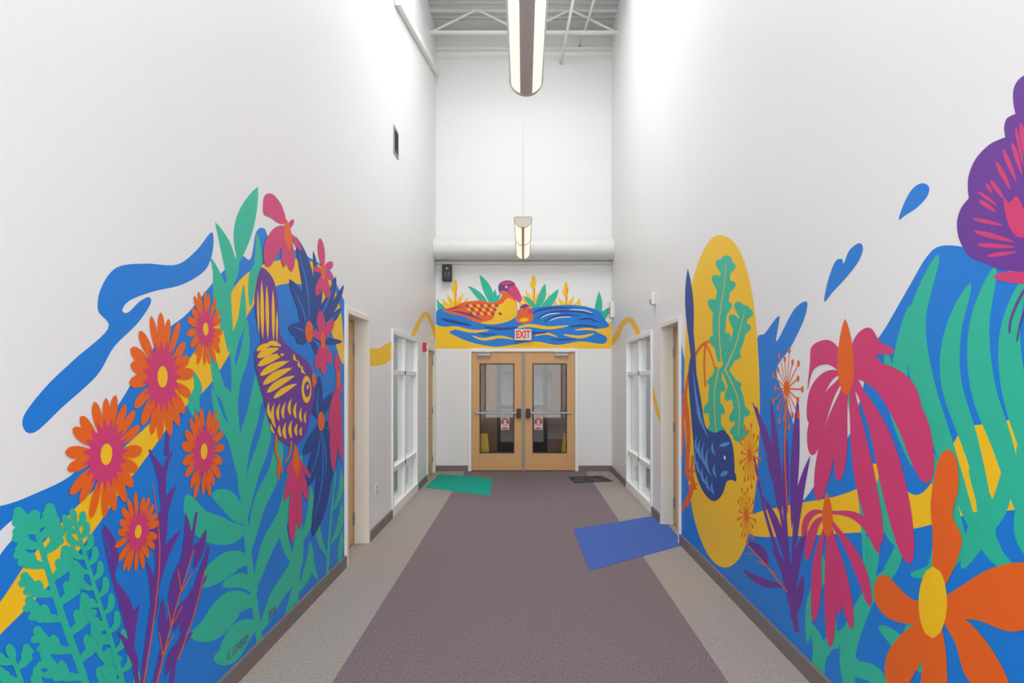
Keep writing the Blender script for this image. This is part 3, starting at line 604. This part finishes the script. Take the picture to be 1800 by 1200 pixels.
for pts,w in [([(1484,655),(1458,660),(1436,690),(1424,745)],26),([(1484,660),(1455,700),(1435,750),(1428,800)],28),([(1488,670),(1465,740),(1450,810),(1438,880)],30),([(1490,670),(1482,740),(1478,800),(1474,845)],22),
   ([(1496,670),(1508,760),(1525,860),(1548,958)],36),([(1500,665),(1545,755),(1575,870),(1600,992)],44),([(1500,655),(1560,680),(1605,745),(1632,850)],54),([(1495,650),(1545,650),(1590,680),(1615,730)],34)]:
    M.add('P',ribbon(pts,w,1.5,0.6,0.35))
M.add('O',leaf((1488,695),(1486,560),29,0,p=0.75,q=.7))
M.begin('painted_pink_coneflower')
for pts,w in [([(1454,905),(1435,920),(1425,950),(1419,985)],16),([(1454,915),(1438,980),(1435,1040),(1431,1092)],18),([(1456,920),(1458,1000),(1460,1070),(1460,1137)],20),([(1458,920),(1476,990),(1488,1050),(1498,1105)],19),([(1458,912),(1492,960),(1516,1010),(1530,1065)],20),([(1458,900),(1500,905),(1530,930),(1545,972)],17),([(1456,915),(1468,980),(1474,1040),(1475,1080)],14),([(1453,900),(1432,900),(1418,915),(1412,945)],12)]:
    M.add('P',ribbon(pts,w,1.4,0.6,0.4))
M.add('O',leaf((1456,945),(1454,864),18,0,p=.75,q=.7))
M.begin('painted_orange_flower')
M.sp('O',[(1640,1010),(1640,940),(1637,880),(1650,810),(1667,790),(1683,810),(1685,860),(1675,905),(1692,950),(1672,1010),(1655,1030)])
M.sp('O',[(1650,1060),(1690,1030),(1740,1000),(1800,988),(1880,1000),(1890,1060),(1840,1090),(1780,1110),(1720,1090),(1670,1085)])
M.sp('O',[(1650,1070),(1600,1050),(1560,1012),(1540,1020),(1540,1060),(1570,1090),(1620,1095)])
M.sp('O',[(1640,1080),(1590,1110),(1560,1150),(1558,1195),(1580,1230),(1610,1180),(1650,1120)])
M.sp('O',[(1640,1090),(1625,1150),(1620,1220),(1640,1260),(1665,1220),(1660,1120)])
M.sp('O',[(1655,1080),(1680,1130),(1700,1190),(1750,1240),(1780,1220),(1750,1150),(1700,1090)])
M.add('Y',leaf((1640,1122),(1641,995),50,0,p=1.0,q=.45))
M.begin('painted_butterfly')
M.add('V',lobes([[(1900,110),(1835,122),(1800,133),(1784,152),(1782,178),(1786,200)],[(1786,200),(1771,208),(1766,224),(1768,241)],[(1768,241),(1740,254),(1716,279),(1704,307),(1702,330),(1704,348)],[(1704,348),(1690,366),(1683,390),(1685,414),(1691,430)],[(1691,430),(1706,452),(1735,464),(1760,474),(1800,478)],[(1800,478),(1860,470),(1930,400),(1990,280),(1980,180),(1900,110)]]))
M.add('V',lobes([[(1900,430),(1960,380),(2080,300),(2150,330)],[(2150,330),(2160,400),(2120,450),(2060,470)],[(2060,470),(2000,500),(1930,500),(1880,470),(1900,430)]]))
for b,t,w in [((1785,425),(1712,406),9),((1785,434),(1718,430),8),((1790,442),(1735,450),7),((1765,396),(1710,384),7),
   ((1766,350),(1742,316),8),((1778,334),(1752,284),9),((1788,320),(1764,262),8),((1798,308),(1780,250),8),((1752,372),(1722,352),8),((1746,340),(1734,322),6),
   ((1810,300),(1795,215),11),((1835,300),(1825,200),12),((1860,310),(1860,210),12),((1755,362),(1720,336),6),((1800,292),(1786,222),6),((1890,320),(1910,200),14),((2000,440),(2110,350),16),((1990,460),(2110,410),14)]:
    M.add('P',leaf(b,t,w,p=1.4,q=.45))
M.sp('P',[(1765,350),(1776,356),(1788,344),(1800,366),(1812,402),(1795,418),(1775,398)])
M.sp('P',[(1748,488),(1765,478),(1810,480),(1820,497),(1780,497)])
M.add('R',leaf((1800,490),(1930,330),22))
M.add('V',stroke([(1830,470),(1795,520),(1778,560),(1775,585)],5,3)); M.add('V',stroke([(1835,490),(1800,550),(1788,600)],4,2))
M.end()
M=Mural('right','painted yellow wave stripe near the corner',(XR,11.0,2.2),XR,9.0,12.24)
M.begin('painted_wave')
M.add('Y',stroke([(1072,606),(1083,592),(1095,568),(1108,562),(1118,578),(1126,598)],9,9)); M.end()
M=Mural('right','painted yellow stripe descending beside the window',(XR,8.1,1.4),XR,7.82,8.34)
M.begin('painted_wave')
M.add('Y',stroke([(1142,655),(1150,700),(1163,745),(1170,760)],6,6))
M.end()
# ------------------------------------------------ FAR MURAL
M=Mural('back','painted pond mural with mother duck and duckling',(0,D,2.3),D,XL+0.005,XR-0.005)
for bx,top in ((800,490),(938,482),(995,495),(965,505),(1018,512),(780,520)):
    M.begin('painted_grass')
    for dx,dy in ((0,0),(-14,16),(14,14),(-24,24),(24,22),(-8,22),(8,20),(-32,32),(32,34),(-19,30),(19,30)): M.add('Y',leaf((bx,548),(bx+dx,top+10+dy),5.5,dx*0.002))
    if top<500: M.add('Y',leaf((bx,top+26),(bx,top),9)); M.add('Y',leaf((bx+3,top+30),(bx-7,top+14),6)); M.add('O',stroke([(bx,545),(bx+2,505)],1.2))
M.begin('painted_leaves')
for b,t,w in [((866,540),(843,483),15),((864,540),(870,508),9),((862,545),(822,502),11),((940,548),(958,498),13),((945,550),(982,508),14),((1045,570),(1053,512),13),((1048,570),(1070,540),12),((1040,572),(1060,545),10),((945,548),(920,520),9),((785,560),(770,530),9),((775,570),(768,525),8),((855,545),(880,515),9)]: M.add('T',leaf(b,t,w,0.05))
M.begin('painted_pond')
M.add('Y',[(700,572),(1140,566),(1140,612.5),(700,612.5)])
M.sp('B',[(766,548),(790,542),(850,548),(910,545),(960,538),(1010,536),(1050,545),(1062,560),(1070,574),(1045,580),(1066,592),(1060,604),(1020,600),(980,606),(940,600),(900,606),(868,609),(830,602),(800,590),(790,583),(800,577),(766,570)])
for pts,w in [([(776,577),(800,576),(830,582),(860,580)],6),([(905,577),(930,572),(965,576),(1000,572)],6),([(830,590),(850,596),(880,592),(905,597)],5),([(990,588),(1020,592),(1045,586)],5),([(940,590),(960,586),(980,592)],4),([(1010,580),(1035,578),(1055,582)],4)]: M.add('Y',ribbon(pts,w,1,0.6))
for pts,w,c in [([(928,556),(945,546),(975,541),(1010,541)],4,'N'),([(940,562),(960,551),(985,547),(1020,548),(1045,554)],4,'N'),([(955,567),(972,557),(995,553),(1020,555)],3.5,'N'),([(1015,562),(1035,560),(1052,566)],3.5,'N'),([(950,559),(965,552),(985,550)],1.8,'W'),([(965,564),(982,558),(1005,557)],1.8,'W'),([(1000,544),(1025,545),(1042,550)],1.8,'W'),
    ([(775,560),(800,566),(830,572)],6,'N'),([(925,582),(945,585),(965,583)],4,'N'),([(1000,574),(1025,572),(1052,575)],4,'N'),([(840,585),(856,588),(872,587)],3,'N'),([(965,596),(990,597),(1012,595)],3,'N'),([(850,574),(880,578),(912,575)],5,'N')]: M.add(c,ribbon(pts,w,1,0.6))
M.begin('painted_duck')
M.sp('O',[(778,545),(795,540),(815,531),(845,528),(868,532),(882,520),(880,506),(900,508),(906,525),(909,548),(895,562),(870,569),(840,567),(815,556),(795,552)])
M.sp('Y',[(872,540),(884,532),(893,524),(905,530),(909,552),(892,565),(865,570),(845,567),(866,560)])
for i in range(9):
    for j in range(3): 
        x=818+i*6.5+j*3; y=535+j*7
        M.add('Y' if (i+j)%2 else 'R',leaf((x,y),(x+7,y+3),4.5,0.1))
M.add('V',leaf((790,546),(850,564),4,-0.05)); M.add('R',leaf((782,545),(814,538),3))
M.sp('V',[(876,508),(878,498),(888,493),(900,494),(906,501),(904,512),(900,520),(893,516),(880,516)])
M.sp('P',[(893,508),(906,502),(917,523),(913,531),(902,523)]); M.add('Y',ell(890,504,2.5,2)); M.add('P',leaf((878,499),(902,496),6)); M.add('O',leaf((879,512),(896,518),8))
M.begin('painted_duckling')
M.sp('O',[(906,560),(912,550),(914,540),(922,534),(931,538),(932,548),(938,556),(932,566),(915,568)])
M.add('V',leaf((913,540),(930,536),6)); M.add('P',leaf((926,545),(938,550),7)); M.add('Y',leaf((912,563),(930,561),7)); M.add('V',ell(922,543,1.6,1.6))
M.end()
# ---------------------------------------------------------------- lights / world / camera
def area(name,loc,rot,sx,sy,p,c=(1,1,1)):
    l=bpy.data.lights.new(name,'AREA'); l.shape='RECTANGLE'; l.size=sx; l.size_y=sy; l.energy=p; l.color=c
    o=bpy.data.objects.new(name,l); COL.objects.link(o); o.location=loc; o.rotation_euler=rot; return o
area('skylight',(0,0.6,7.8),(0,0,0),2.9,2.6,92,(1,1,0.99))
area('skylight',(0,7.6,7.8),(0,0,0),2.9,3.8,190,(1,1,0.99))
area('fill_behind_camera',(0,-2.9,1.7),(math.radians(90),0,0),3.0,3.2,205,(1,0.99,0.98))  # added fill lamp behind the camera, lifts the lower walls
area('room_fill',(-3.2,11.5,2.75),(0,0,0),1.2,3.0,22)  # added lamps, brighten the side rooms seen through the window panes
area('room_fill',(3.2,11.5,2.75),(0,0,0),1.2,3.0,22)
area('vestibule_light',(0,D+1.8,2.78),(0,0,0),0.6,1.2,14,(1,0.9,0.78))
W=bpy.data.worlds.new('World'); S.world=W; W.use_nodes=True
W.node_tree.nodes['Background'].inputs[0].default_value=(0.95,0.97,1,1); W.node_tree.nodes['Background'].inputs[1].default_value=1.0
cam=bpy.data.cameras.new('Camera'); co=bpy.data.objects.new('Camera',cam); COL.objects.link(co)
co.location=(0,0,H); co.rotation_euler=(math.radians(90),0,0); cam.sensor_width=36; cam.lens=24; cam.shift_x=-20/1800; cam.shift_y=66/1800; cam.clip_start=0.05
S.camera=co
